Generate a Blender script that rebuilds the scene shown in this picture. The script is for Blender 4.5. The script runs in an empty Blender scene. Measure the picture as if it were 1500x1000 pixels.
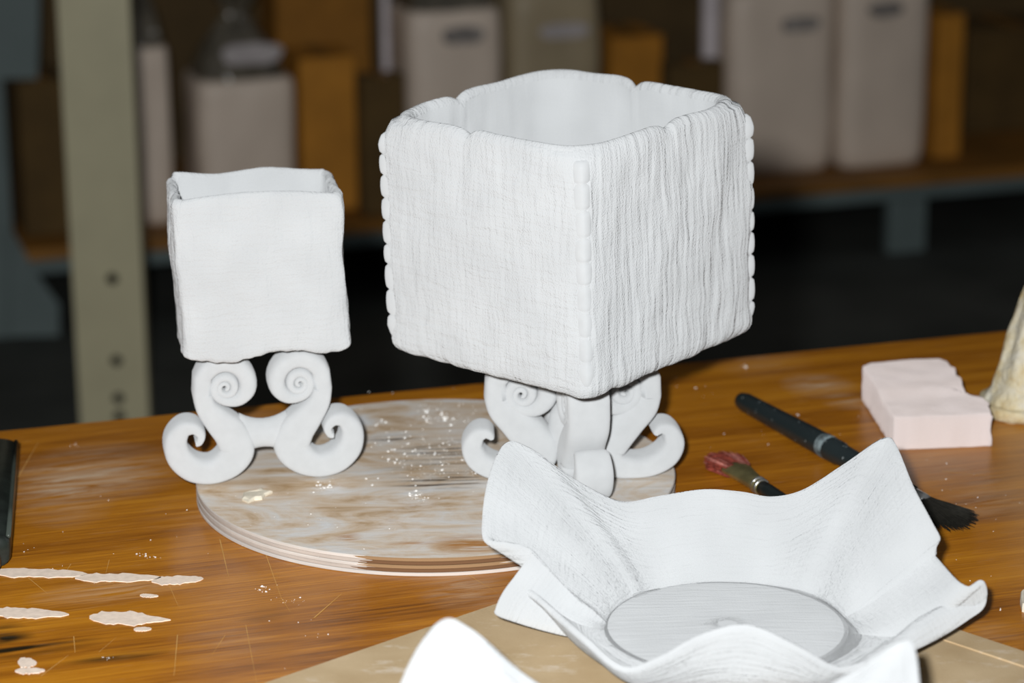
import bpy, math, random
from mathutils import Vector, Matrix, noise
R = math.radians
random.seed(7)
SC = bpy.context.scene
COL = SC.collection

# ------------------------------------------------------------------ camera, light, exposure
F = 4000.0                     # focal length in pixels of the 1500 x 1000 frame
PITCH = R(16.6)
ZT = 0.70                      # height of the table top
CAM = Vector((0, 0, ZT + 0.637))
ROT = Matrix.Rotation(R(90) - PITCH, 3, 'X') @ Matrix.Rotation(-0.008, 3, 'Z')
cd = bpy.data.cameras.new('camera'); cam = bpy.data.objects.new('camera', cd); COL.objects.link(cam)
cam.matrix_world = Matrix.Translation(CAM) @ ROT.to_4x4()
cd.sensor_width = 36; cd.lens = 36 * F / 1500; cd.clip_start = 0.05; cd.clip_end = 60
cd.dof.use_dof = True; cd.dof.focus_distance = 1.72; cd.dof.aperture_fstop = 6.2
SC.camera = cam

W = bpy.data.worlds.new('world'); SC.world = W; W.use_nodes = True
W.node_tree.nodes['Background'].inputs[0].default_value = (0.92, 0.95, 1.0, 1)
W.node_tree.nodes['Background'].inputs[1].default_value = 0.09

fl = bpy.data.lights.new('camera_flash', 'SPOT'); flo = bpy.data.objects.new('camera_flash', fl); COL.objects.link(flo)
fl.energy = 232; fl.color = (0.97, 0.985, 1.0); fl.spot_size = R(56); fl.spot_blend = 1.0; fl.shadow_soft_size = 0.022
flo.location = CAM + Vector((-0.058, 0.0, 0.062))
flo.rotation_euler = (Vector((-0.09, 2.0, 0.74)) - flo.location).to_track_quat('-Z', 'Y').to_euler()

SC.view_settings.view_transform = 'Standard'
SC.view_settings.look = 'None'
SC.view_settings.gamma = 1
SC.view_settings.use_curve_mapping = False
SC.view_settings.exposure = 0.0
SC.cycles.max_bounces = 5; SC.cycles.diffuse_bounces = 3; SC.cycles.glossy_bounces = 2; SC.cycles.transmission_bounces = 2

# ------------------------------------------------------------------ where a pixel's ray meets a plane of the place
def ray(x, y):
    return ROT @ Vector(((x - 750) / F, -(y - 500) / F, -1))
def onz(x, y, z=0.0):          # z above the table top
    d = ray(x, y); t = (ZT + z - CAM.z) / d.z
    return CAM + d * t
def onfloor(x, y):
    d = ray(x, y); return CAM + d * (-CAM.z / d.z)
def onplane(x, y, O, n):
    d = ray(x, y); return CAM + d * ((O - CAM).dot(n) / d.dot(n))

# ------------------------------------------------------------------ helpers
def tag(o, label=None, cat=None, group=None, kind=None):
    if label: o['label'] = label
    if cat: o['category'] = cat
    if group: o['group'] = group
    if kind: o['kind'] = kind
    return o
def empty(name, loc, rz=0, label=None, cat=None, group=None):
    o = bpy.data.objects.new(name, None); COL.objects.link(o)
    o.location = loc; o.rotation_euler = (0, 0, rz); o.empty_display_size = 0.02
    return tag(o, label, cat, group)
def link(name, me, m=None, parent=None, smooth=True):
    o = bpy.data.objects.new(name, me); COL.objects.link(o)
    if m and not me.materials:
        for k in (m if isinstance(m, (list, tuple)) else [m]): me.materials.append(k)
    if parent: o.parent = parent
    if smooth: me.polygons.foreach_set('use_smooth', [True] * len(me.polygons))
    return o
def mesh(vs, fs, name='mesh'):
    me = bpy.data.meshes.new(name); me.from_pydata([tuple(v) for v in vs], [], fs); me.update(); return me
def grid(name, rows, m, parent=None, uv=None, closed=True, caps=(False, False), matfn=None, smooth=True, flip=False):
    """rows: list of rings of equal length -> one mesh; uv(i, j) per corner"""
    nr, nc = len(rows), len(rows[0]); vs = [v for r in rows for v in r]; fs = []; uvs = []; mi = []
    last = nc if closed else nc - 1
    for i in range(nr - 1):
        for j in range(last):
            k = (j + 1) % nc
            q = [(i, j, j), (i, k, j + 1), (i + 1, k, j + 1), (i + 1, j, j)]
            if flip: q.reverse()
            fs.append([a * nc + b for a, b, c in q]); uvs += [uv(a, c) if uv else (0, 0) for a, b, c in q]
            mi.append(matfn(i, j) if matfn else 0)
    for c, i in zip(caps, (0, nr - 1)):
        if c:
            f = [i * nc + j for j in range(nc)]
            if (i == 0) != flip: f.reverse()
            fs.append(f); uvs += [(0, 0)] * nc; mi.append(0)
    me = mesh(vs, fs, name)
    if uv:
        l = me.uv_layers.new(name='UVMap'); l.data.foreach_set('uv', [c for t in uvs for c in t])
    o = link(name, me, m, parent, smooth)
    if matfn: me.polygons.foreach_set('material_index', mi)
    return o
def box(name, sx, sy, sz, m, parent=None, loc=(0, 0, 0), bevel=0.0, rz=0):
    """box with its base centre at loc"""
    x, y = sx / 2, sy / 2; b = min(bevel, x * .9, y * .9, sz * .45)
    if b <= 0:
        vs = [(-x, -y, 0), (x, -y, 0), (x, y, 0), (-x, y, 0), (-x, -y, sz), (x, -y, sz), (x, y, sz), (-x, y, sz)]
        me = mesh(vs, [(3, 2, 1, 0), (4, 5, 6, 7), (0, 1, 5, 4), (1, 2, 6, 5), (2, 3, 7, 6), (3, 0, 4, 7)], name)
        o = link(name, me, m, parent, False)
    else:
        def ring(xx, yy, z, c):
            return [(-xx + c, -yy, z), (xx - c, -yy, z), (xx, -yy + c, z), (xx, yy - c, z), (xx - c, yy, z), (-xx + c, yy, z), (-xx, yy - c, z), (-xx, -yy + c, z)]
        rows = [ring(x - b, y - b, 0, b * .5), ring(x, y, b, b), ring(x, y, sz - b, b), ring(x - b, y - b, sz, b * .5)]
        o = grid(name, rows, m, parent, caps=(True, True), smooth=False)
    o.location = loc; o.rotation_euler.z = rz
    return o
def prism(name, pts, z0, z1, m, parent=None, bevel=0.0):
    """vertical prism over a plan polygon (counter-clockwise), slightly chamfered on top"""
    c = sum((Vector((p[0], p[1])) for p in pts), Vector((0, 0))) / len(pts)
    def ring(z, s):
        return [tuple(c + (Vector((p[0], p[1])) - c) * s) + (z,) for p in pts]
    rows = [ring(z0, 1), ring(z1 - bevel, 1), ring(z1, 1 - bevel * 4)] if bevel else [ring(z0, 1), ring(z1, 1)]
    return grid(name, rows, m, parent, caps=(True, True), smooth=False)
def tube(name, pts, rad, m, parent=None, n=12, caps=True):
    """round bar through pts with a radius per point"""
    rows = []
    for i, p in enumerate(pts):
        a = Vector(pts[max(i - 1, 0)]); b = Vector(pts[min(i + 1, len(pts) - 1)])
        t = (b - a).normalized(); s = t.cross(Vector((0, 0, 1)))
        if s.length < 1e-3: s = Vector((1, 0, 0))
        s.normalize(); u = s.cross(t)
        r = rad[i] if isinstance(rad, (list, tuple)) else rad
        rows.append([Vector(p) + (s * math.cos(2 * math.pi * k / n) + u * math.sin(2 * math.pi * k / n)) * r for k in range(n)])
    return grid(name, rows, m, parent, caps=(caps, caps))
def catmull(P, k, closed=False):
    out = []; n = len(P)
    for i in range(n if closed else n - 1):
        g = lambda q: P[q % n] if closed else P[min(max(q, 0), n - 1)]
        a, b, c, d = g(i - 1), g(i), g(i + 1), g(i + 2)
        for s in range(k):
            t = s / k
            out.append([0.5 * (2 * b[m] + (c[m] - a[m]) * t + (2 * a[m] - 5 * b[m] + 4 * c[m] - d[m]) * t * t + (3 * b[m] - a[m] - 3 * c[m] + d[m]) * t ** 3) for m in range(len(b))])
    if not closed: out.append(list(P[-1]))
    return out

# ------------------------------------------------------------------ materials
class NT:
    def __init__(s, name, rough=0.6, spec=0.3):
        s.m = bpy.data.materials.new(name); s.m.use_nodes = True; s.t = s.m.node_tree
        s.b = s.t.nodes['Principled BSDF']; s.b.inputs['Roughness'].default_value = rough
        s.b.inputs['Specular IOR Level'].default_value = spec
    def n(s, kind, **kw):
        q = s.t.nodes.new(kind)
        for k, v in kw.items(): setattr(q, k, v)
        return q
    def put(s, sock, v):
        if isinstance(v, bpy.types.NodeSocket): s.t.links.new(v, sock)
        elif v is not None: sock.default_value = v
    def math(s, op, a, b=None, clamp=False):
        q = s.n('ShaderNodeMath', operation=op, use_clamp=clamp); s.put(q.inputs[0], a); s.put(q.inputs[1], b); return q.outputs[0]
    def coord(s, kind='Object', scale=(1, 1, 1), loc=(0, 0, 0), rz=0):
        c = s.n('ShaderNodeTexCoord'); p = s.n('ShaderNodeMapping')
        p.inputs['Scale'].default_value = scale; p.inputs['Location'].default_value = loc; p.inputs['Rotation'].default_value = (0, 0, rz)
        s.t.links.new(c.outputs[kind], p.inputs[0]); return p.outputs[0]
    def noise(s, vec, scale=1, detail=3, rough=0.5, dist=0.0):
        q = s.n('ShaderNodeTexNoise'); s.put(q.inputs['Vector'], vec); q.inputs['Scale'].default_value = scale
        q.inputs['Detail'].default_value = detail; q.inputs['Roughness'].default_value = rough; q.inputs['Distortion'].default_value = dist
        return q.outputs[0]
    def ramp(s, fac, stops, interp='LINEAR'):
        q = s.n('ShaderNodeValToRGB'); q.color_ramp.interpolation = interp; e = q.color_ramp.elements
        while len(e) < len(stops): e.new(0.5)
        for el, (p, c) in zip(e, stops):
            el.position = p; el.color = (c if len(c) == 4 else tuple(c) + (1,)) if not isinstance(c, (int, float)) else (c, c, c, 1)
        s.put(q.inputs[0], fac); return q.outputs[0]
    def mix(s, fac, a, b, mode='MIX'):
        q = s.n('ShaderNodeMix', data_type='RGBA', blend_type=mode)
        s.put(q.inputs[0], fac)
        for i, v in ((6, a), (7, b)):
            s.put(q.inputs[i], v if isinstance(v, bpy.types.NodeSocket) else tuple(v) + (1,))
        return q.outputs[2]
    def bump(s, h, strength=0.5, dist=0.001, normal=None):
        q = s.n('ShaderNodeBump'); q.inputs['Strength'].default_value = strength; q.inputs['Distance'].default_value = dist
        s.put(q.inputs['Height'], h); s.put(q.inputs['Normal'], normal); return q.outputs[0]
    def done(s, col=None, nrm=None, rough=None):
        if col is not None: s.put(s.b.inputs['Base Color'], col if isinstance(col, bpy.types.NodeSocket) else tuple(col) + (1,))
        if nrm is not None: s.put(s.b.inputs['Normal'], nrm)
        if rough is not None: s.put(s.b.inputs['Roughness'], rough)
        return s.m

def plain(name, col, rough=0.6, var=0.15, scale=40, bump=0.2, bdist=0.0005, spec=0.3, metal=0.0):
    t = NT(name, rough, spec); v = t.coord(); n = t.noise(v, scale, 4)
    a = tuple(c * (1 - var) for c in col); b = tuple(min(1, c * (1 + var)) for c in col)
    t.b.inputs['Metallic'].default_value = metal
    return t.done(t.ramp(n, [(0.3, a), (0.7, b)]), t.bump(n, bump, bdist))

CLAY = (0.435, 0.445, 0.447)
def cloth_clay(name, along=1.0, across=1.0, ridge=0.0012, fine=1.0, col=CLAY, su=380, sv=34, hi=420, drough=0.45):
    """clay that carries the print of crinkled gauze: ridges along v (along) and along u (across)"""
    t = NT(name, 0.75, 0.2)
    uv = t.coord('UV')
    comb = t.n('ShaderNodeVectorMath', operation='MULTIPLY_ADD')
    comb.inputs[1].default_value = (0.0035, 0.0035, 0.0)
    wn = t.n('ShaderNodeTexNoise', noise_dimensions='2D'); wn.inputs['Scale'].default_value = 50; wn.inputs['Detail'].default_value = 1; t.put(wn.inputs['Vector'], uv)
    t.put(comb.inputs[0], wn.outputs[1]); t.put(comb.inputs[2], uv)
    def stretched(sx, sy, o):
        m = t.n('ShaderNodeMapping'); m.inputs['Scale'].default_value = (sx, sy, 1); m.inputs['Location'].default_value = (o, o * .7, 0)
        t.put(m.inputs[0], comb.outputs[0]); q = t.n('ShaderNodeTexNoise', noise_dimensions='2D'); t.put(q.inputs['Vector'], m.outputs[0]); q.inputs['Scale'].default_value = 1; q.inputs['Detail'].default_value = 1.5; return q.outputs[0]
    v = stretched(su, sv, 0); h = stretched(sv, su, 9)
    hh = t.math('ADD', t.math('MULTIPLY', v, along), t.math('MULTIPLY', h, across))
    wq = t.n('ShaderNodeTexNoise', noise_dimensions='2D'); wq.inputs['Scale'].default_value = hi * 2.2; wq.inputs['Detail'].default_value = 0; t.put(wq.inputs['Vector'], uv)
    hh = t.math('ADD', hh, t.math('MULTIPLY', wq.outputs[0], 0.34 * fine))
    tone = t.noise(t.coord('Object'), 30, 1)
    c = t.ramp(tone, [(0.3, tuple(x * .96 for x in col)), (0.7, tuple(x * 1.03 for x in col))])
    t.b.inputs['Diffuse Roughness'].default_value = drough
    return t.done(c, t.bump(hh, 1.0, ridge))
M_GRID = cloth_clay('gauze_print_clay', 0.85, 0.9, 0.0015, su=230, sv=36, drough=0.55)
M_RIDGE = cloth_clay('crinkled_gauze_print_clay', 1.5, 0.35, 0.0014, su=190, sv=20, drough=0.45)
M_SOFT = cloth_clay('fine_gauze_print_clay', 0.6, 0.6, 0.0011, su=380, sv=50)
M_FLAT = cloth_clay('flat_linen_print_clay', 0.3, 0.9, 0.0005, su=360, sv=24, drough=0.42)
M_BOWL = cloth_clay('linen_print_clay', 0.3, 0.9, 0.0014, su=340, sv=24, fine=0.8, drough=0.65)
M_CLAY = plain('smooth_clay', CLAY, 0.7, 0.03, 120, 0.25, 0.0005, 0.2)
M_CLAY.node_tree.nodes['Principled BSDF'].inputs['Diffuse Roughness'].default_value = 0.5

# ------------------------------------------------------------------ the room
FL, FR = onfloor(45, 490), onfloor(1332, 371)      # feet of the storage rack far behind
E = (FR - FL); E.z = 0; E.normalize(); N = Vector((-E.y, E.x, 0)); YAW = math.atan2(E.y, E.x)
def hit(x, y, s):              # a point on the upright plane s metres behind the rack's front
    return onplane(x, y, FL + N * s, N)

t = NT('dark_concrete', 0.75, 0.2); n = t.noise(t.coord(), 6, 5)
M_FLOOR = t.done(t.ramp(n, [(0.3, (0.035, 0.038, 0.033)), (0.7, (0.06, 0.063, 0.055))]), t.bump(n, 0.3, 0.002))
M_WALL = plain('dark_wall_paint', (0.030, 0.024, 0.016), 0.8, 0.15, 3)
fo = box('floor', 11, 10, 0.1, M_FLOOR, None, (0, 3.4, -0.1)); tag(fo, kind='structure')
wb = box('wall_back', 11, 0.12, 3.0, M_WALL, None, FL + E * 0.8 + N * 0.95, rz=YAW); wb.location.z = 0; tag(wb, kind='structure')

# ------------------------------------------------------------------ work table
A, B = onz(25, 628), onz(1480, 483)
TE = (B - A); TE.normalize(); TN = Vector((-TE.y, TE.x, 0)); TYAW = math.atan2(TE.y, TE.x)
TO = A + TE * 0.35
def tl(x, y):                  # table-local plan position of a pixel on the table top
    p = onz(x, y) - TO; return (p.dot(TE), p.dot(TN))
t = NT('varnished_oak', 0.33, 0.32)
v = t.coord('Object', (1.8, 30, 1)); big = t.noise(v, 1, 4, 0.55, 0.9)
finev = t.noise(t.coord('Object', (16, 420, 1)), 1, 4, 0.7, 0.3)
patch = t.noise(t.coord('Object', (3.0, 5.0, 1)), 1, 3)
g = t.math('ADD', t.math('MULTIPLY', big, 0.5), t.math('MULTIPLY', finev, 0.42))
g = t.math('ADD', g, t.math('MULTIPLY', patch, 0.25))
wood = t.ramp(g, [(0.40, (0.12, 0.035, 0.002)), (0.53, (0.32, 0.108, 0.006)), (0.66, (0.50, 0.192, 0.011)), (0.80, (0.62, 0.28, 0.022))])
def spots(t, items, fn):
    tot = None; c = t.coord('Object', (1, 1, 0))
    for (x, y, rx, ry, k) in items:
        cx, cy = fn(x, y); ex = fn(x + rx, y); ey = fn(x, y + ry)
        dx = math.hypot(ex[0] - cx, ex[1] - cy); dy = math.hypot(ey[0] - cx, ey[1] - cy)
        mp = t.n('ShaderNodeVectorMath', operation='MULTIPLY_ADD'); t.put(mp.inputs[0], c); mp.inputs[1].default_value = (1 / dx, 1 / dy, 0); mp.inputs[2].default_value = (-cx / dx, -cy / dy, 0)
        l = t.n('ShaderNodeVectorMath', operation='LENGTH'); t.put(l.inputs[0], mp.outputs[0])
        f = t.math('MULTIPLY', t.math('SUBTRACT', 1.0, l.outputs[1], True), k)
        tot = f if tot is None else t.math('ADD', tot, f)
    return tot
dust_spots = [(150, 690, 130, 50, 1.0), (80, 720, 90, 60, .8), (330, 750, 140, 45, .25), (160, 865, 130, 22, .7), (1200, 565, 60, 22, 1.0),
              (1245, 588, 45, 14, .9), (1400, 690, 90, 60, .45), (1100, 520, 90, 40, .35), (1450, 740, 110, 25, .5), (680, 860, 80, 45, .7), (400, 640, 90, 60, .5), (1450, 930, 60, 30, .4), (330, 940, 90, 40, .25)]
dm = t.noise(t.coord('Object', (18, 120, 1)), 1, 5, 0.65, 1.0)
dust = t.math('MULTIPLY', t.math('MULTIPLY', spots(t, dust_spots, tl), t.math('SUBTRACT', dm, 0.36)), 3.2, True)
haze = t.math('MULTIPLY', t.math('SUBTRACT', t.noise(t.coord('Object', (30, 200, 1)), 1, 4, 0.7), 0.58), 2.2, True)
dust = t.math('ADD', dust, t.math('MULTIPLY', haze, 0.38), True)
dark = t.math('MULTIPLY', t.math('MULTIPLY', spots(t, [(40, 950, 120, 14, 1), (170, 962, 90, 8, 1.0), (10, 935, 45, 28, 1.0), (385, 900, 50, 12, .6)], tl), 4.5), t.math('SUBTRACT', t.noise(t.coord('Object', (14, 130, 1)), 1, 3), 0.33), True)
c = t.mix(dark, wood, (0.02, 0.012, 0.004))
c = t.mix(t.math('MULTIPLY', dust, 0.75), c, (0.62, 0.50, 0.36))
M_TABLE = t.done(c, t.bump(finev, 0.25, 0.0006), t.math('ADD', 0.30, t.math('MULTIPLY', dust, 0.4)))
M_EDGE = plain('table_edge_wood', (0.32, 0.12, 0.012), 0.4)

table = empty('work_table', (TO.x, TO.y, 0), TYAW, 'orange brown varnished wooden work table with scratches and chipped pale patches', 'table')
TLEN, TDEP, TTH = 2.5, 1.22, 0.036
tt = box('tabletop', TLEN, TDEP, TTH, M_TABLE, table, (0.35, -TDEP / 2, ZT - TTH), 0.002)
# shift the mesh so that its object space is the table's own plan
tt.data.transform(Matrix.Translation((0.35, -TDEP / 2, 0))); tt.location = (0, 0, ZT - TTH)
for sx in (-0.8, 1.5):
    for sy in (-0.08, -TDEP + 0.08):
        box('leg', 0.07, 0.07, ZT - TTH, M_EDGE, table, (sx, sy, 0), 0.004)
box('apron', 2.3, 0.025, 0.09, M_EDGE, table, (0.35, -0.08, ZT - TTH - 0.09), 0.002)
box('apron', 2.3, 0.025, 0.09, M_EDGE, table, (0.35, -TDEP + 0.08, ZT - TTH - 0.09), 0.002)

# places where the veneer has come off: thin ragged flakes of the pale filler
M_PALE = plain('pale_filler', (0.80, 0.66, 0.54), 0.85, 0.1, 200)
def ragged(outline, name='veneer_chip', m=M_PALE, z=ZT, h=0.0004, parent=table):
    pts = [tl(x, y) for x, y in outline]
    if sum(pts[i - 1][0] * pts[i][1] - pts[i][0] * pts[i - 1][1] for i in range(len(pts))) < 0: pts.reverse()
    return prism(name, pts, z, z + h, m, parent)
def streak(x0, x1, y0, y1, th, seed, taper=0.5):
    rnd = random.Random(seed); up = []; lo = []; k = 20
    for i in range(k + 1):
        f = i / k; x = x0 + (x1 - x0) * f; y = y0 + (y1 - y0) * f
        w = th * min(1, (1 - f) * 2.2) ** taper * min(1, f * 5 + .15) * (0.85 + 0.3 * rnd.random())
        up.append((x, y - w * (.42 + .12 * rnd.random()) - .4)); lo.append((x, y + w * (.42 + .16 * rnd.random()) + .4))
    ragged(up + lo[::-1])
streak(-15, 128, 838, 841, 12, 1, .4); streak(110, 236, 846.5, 846, 11, 2, .5); streak(222, 298, 851.5, 847.5, 11, 3)
streak(-20, 101, 896, 900, 13, 4); streak(131, 250, 904, 908, 18, 5, 0.9)
streak(26, 54, 970, 971, 13, 6); streak(22, 66, 983, 982, 8, 7); streak(196, 222, 922, 921, 5, 8); streak(205, 232, 872, 873, 4, 9)
# fine scratches, all in one part
def scratch_mesh():
    vs, fs = [], []
    def ln(a, b, w=0.00045):
        p, q = Vector(tl(*a)), Vector(tl(*b)); d = (q - p).normalized(); s = Vector((-d.y, d.x)) * w / 2
        i = len(vs); vs.extend([tuple(p - s) + (ZT + .0002,), tuple(q - s * .4) + (ZT + .0002,), tuple(q + s * .4) + (ZT + .0002,), tuple(p + s) + (ZT + .0002,)]); fs.append((i, i + 1, i + 2, i + 3))
    for a, b in [((388, 808), (412, 876)), ((412, 876), (425, 896)), ((322, 790), (335, 845)), ((360, 915), (376, 1000)), ((26, 700), (56, 648)), ((104, 826), (96, 838)), ((160, 820), (155, 840)),
                 ((108, 932), (110, 956)), ((145, 955), (170, 934)), ((40, 845), (70, 870)), ((330, 930), (310, 960)), ((245, 850), (262, 890)), ((675, 835), (728, 868)), ((1270, 840), (1350, 905)),
                 ((1158, 578), (1181, 588)), ((1370, 720), (1500, 712)), ((1385, 735), (1420, 765)), ((1380, 690), (1470, 700)), ((60, 990), (100, 960)), ((260, 930), (255, 990)), ((460, 905), (500, 870))]:
        ln(a, b, 0.0003 + 0.0005 * random.random())
    return mesh(vs, fs, 'scratch')
M_SCR = plain('scratched_varnish', (0.58, 0.33, 0.10), 0.8)
tag(link('scratch', scratch_mesh(), M_SCR, table, False), kind='stuff')

# ------------------------------------------------------------------ round plywood bat
PA, PB = onz(284, 712, .012), onz(990, 700, .012); PC = onz(637, 692, 0.012)
RAD = (PB - PA).length / 2; PC = Vector(((PA.x + PB.x) / 2, PC.y, ZT))
bat = empty('plywood_disc', PC, 0.05, 'round plywood disc smeared with whitish slip, under both vases', 'board')
t = NT('slip_smeared_plywood', 0.75, 0.2)
pn = t.noise(t.coord('Object', (13, 26, 1)), 1, 5, 0.65, 1.2); st = t.noise(t.coord('Object', (16, 190, 1)), 1, 4, 0.65)
c = t.ramp(t.math('ADD', t.math('MULTIPLY', pn, .85), t.math('MULTIPLY', st, .2)), [(0.36, (0.40, 0.26, 0.13)), (0.47, (0.58, 0.45, 0.32)), (0.55, (0.64, 0.56, 0.47)), (0.66, (0.66, 0.65, 0.63)), (0.8, (0.78, 0.78, 0.78))])
def dl(x, y):
    p = onz(x, y, .013) - PC; cs, sn = math.cos(-.05), math.sin(-.05); return (p.x * cs - p.y * sn, p.x * sn + p.y * cs)
crk = t.noise(t.coord('Object', (14, 210, 1), (4, 2, 0)), 1, 3, 0.7)
cm = t.math('MULTIPLY', spots(t, [(665, 655, 90, 14, 1.3), (655, 705, 100, 14, 1.3), (580, 642, 60, 10, .9), (650, 680, 120, 40, .6)], dl), t.math('MULTIPLY', t.math('SUBTRACT', crk, 0.50), 12, True), True)
c = t.mix(cm, c, (0.09, 0.065, 0.045))
bare = t.math('MULTIPLY', spots(t, [(690, 795, 70, 16, 2.2), (510, 785, 25, 7, 1.5), (600, 795, 40, 4, 1.2)], dl), t.math('MULTIPLY', t.math('SUBTRACT', st, 0.38), 5, True), True)
c = t.mix(bare, c, (0.40, 0.19, 0.06))
wht = t.math('MULTIPLY', spots(t, [(640, 610, 70, 22, 1), (690, 645, 60, 40, 1), (610, 725, 60, 22, 1), (480, 715, 40, 12, 1.2), (590, 760, 80, 30, .7), (730, 720, 60, 50, .7)], dl), t.math('MULTIPLY', t.math('SUBTRACT', t.noise(t.coord('Object', (40, 90, 1)), 1, 5, .7), 0.45), 4, True), True)
c = t.mix(wht, c, (0.80, 0.80, 0.80))
M_BAT = t.done(c, t.bump(st, 0.4, 0.0008))
def ply_mat(name, a, b, ang0, ang1):
    """ply edge: slip-coated except over one stretch of the rim, where the bare brown wood shows"""
    t = NT(name, 0.8, 0.2); n = t.noise(t.coord('Object', (25, 25, 260)), 1, 4)
    coat = t.ramp(n, [(0.35, tuple(x * .82 for x in a)), (0.65, a)])
    sp = t.n('ShaderNodeSeparateXYZ'); t.put(sp.inputs[0], t.coord())
    th = t.math('ARCTAN2', sp.outputs[1], sp.outputs[0])
    th = t.math('ADD', th, t.math('MULTIPLY', t.math('SUBTRACT', t.noise(t.coord('Object', (6, 6, 500)), 1, 3), 0.5), .6))
    msk = t.math('MULTIPLY', t.math('GREATER_THAN', th, ang0), t.math('LESS_THAN', th, ang1))
    return t.done(t.mix(msk, coat, b), t.bump(n, 0.3, 0.0006))
a0, a1 = R(-108), R(-72)
plies = [ply_mat('ply_edge_light', (0.54, 0.49, 0.44), (0.25, 0.15, 0.075), a0, a1), ply_mat('ply_edge_mid', (0.44, 0.38, 0.33), (0.13, 0.065, 0.03), a0, a1), ply_mat('ply_edge_bottom', (0.52, 0.48, 0.44), (0.48, 0.42, 0.37), a0, a1)]
nl = 5; LH = 0.0124 / nl
for k in range(nl):
    rr = RAD + (0.0002 if k % 2 == 0 else -0.0002) ; z0 = k * LH
    ring = lambda q, z: [(q * math.cos(2 * math.pi * j / 128), q * math.sin(2 * math.pi * j / 128), z) for j in range(128)]
    rows = [ring(rr - .0006, z0), ring(rr, z0 + .0005), ring(rr, z0 + LH - .0005), ring(rr - .0006, z0 + LH)]
    top = k == nl - 1
    o = grid('ply_layer', rows, [plies[k % 2 if k else 2], M_BAT], bat, caps=(True, True), smooth=False)
    if top: o.data.polygons[len(o.data.polygons) - 1].material_index = 1
ZB = nl * LH                    # top of the disc above the table

# ------------------------------------------------------------------ scroll feet
def kpx(p): return ((p - CAM).dot(ROT @ Vector((0, 0, -1)))) / F    # metres per pixel at a place
SMALL = dict(vc=(54.5, 143), vs=1.0, low=[(88.5, 134, 14.5), (82.5, 113, 16.5), (66.5, 92, 21), (48.5, 72, 26), (40.5, 50, 27), (53.5, 31, 24), (78.5, 20, 19.5), (106.5, 25, 19.5), (126.5, 44, 19), (130.5, 67, 17), (119.5, 85, 13), (103.5, 87, 9.5), (93.5, 77, 7), (96.5, 67, 5.5), (102.5, 65, 4)])
BIG = dict(vc=(76, 130), vs=1.17, low=[(114, 122, 17.5), (106, 105, 20), (83, 85, 25), (61, 62, 28), (49, 41, 27), (61, 22, 20.5), (86, 16, 16.5), (115, 18, 16.5), (140, 31, 17.5), (150, 51, 16.5), (143, 69, 12.5), (131, 74, 8.5), (123, 70, 6), (121, 66, 4)])
def scroll_rows(k, spec, hd, flare=0.0):
    """one S-scroll in its own plane: (radius, height), rolled volute above, curled foot below; spec in pixels, k metres per pixel"""
    vc, vs = spec['vc'], spec['vs']
    tab = [(2.75, 1.8, 3.4), (2.5, 4.2, 3.9), (2.25, 6.2, 4.4), (2.0, 8, 4.9), (1.75, 10.8, 5.8), (1.5, 13.6, 6.8), (1.25, 15.2, 7.4), (1.0, 15.6, 7.6), (0.85, 17.5, 8), (0.72, 21, 9), (0.6, 28, 11.5), (0.5, 33.5, 13.5), (0.35, 35, 14), (0.2, 35.5, 14), (0.05, 35.5, 14)]
    dense = []
    for tau, r, w in catmull(tab, 5):
        a = tau * 2 * math.pi     # rolls from the inner side over the top to the outer side
        dense.append((vc[0] + vs * r * math.cos(a), vc[1] + vs * r * math.sin(a), w * vs))
    pts = [(x * k, z * k * 1.045, w * k) for x, z, w in dense[:-1] + catmull(spec['low'], 7)]
    rows = []; n = len(pts); m = 28; nd = len(dense)
    for i in range(n):
        a = pts[max(i - 1, 0)]; b = pts[min(i + 1, n - 1)]
        tx, tz = b[0] - a[0], b[1] - a[1]; l = math.hypot(tx, tz) or 1; nx, nz = -tz / l, tx / l
        w = pts[i][2]; f = i / n; hdd = hd
        if i < nd: hdd -= max(0, .0062 - w) * 0.34          # the inner turns sink a little
        if f > 0.72: hdd *= 1 + flare * (f - .72) / .28
        if i == n - 1: hdd *= .6; w *= .5
        ring = []
        for q in range(m):
            c, s = math.cos(2 * math.pi * (q + .5) / m), math.sin(2 * math.pi * (q + .5) / m)
            e = 2 / (2.9 + 1.5 * min(1, max(0, (i - nd + 12) / 16)))
            ring.append((pts[i][0] + nx * math.copysign(abs(c) ** e, c) * w, math.copysign(abs(s) ** e, s) * hdd, pts[i][1] + nz * math.copysign(abs(c) ** e, c) * w))
        rows.append(ring)
    return rows
def scroll_leg(parent, ang, k, spec, hd, flare=0.0, seed=0):
    rows = scroll_rows(k, spec, hd, flare); c, s = math.cos(ang), math.sin(ang)
    out = []
    for r in rows:
        rr = []
        for x, d, z in r:
            nn = noise.noise_vector(Vector((x * 40 + seed, d * 40, z * 40))) * 0.0006
            rr.append((x * c - d * s + nn.x, x * s + d * c + nn.y, z + nn.z * .5))
        out.append(rr)
    return grid('scroll_leg', out, M_CLAY, parent, caps=(True, True))

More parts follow.
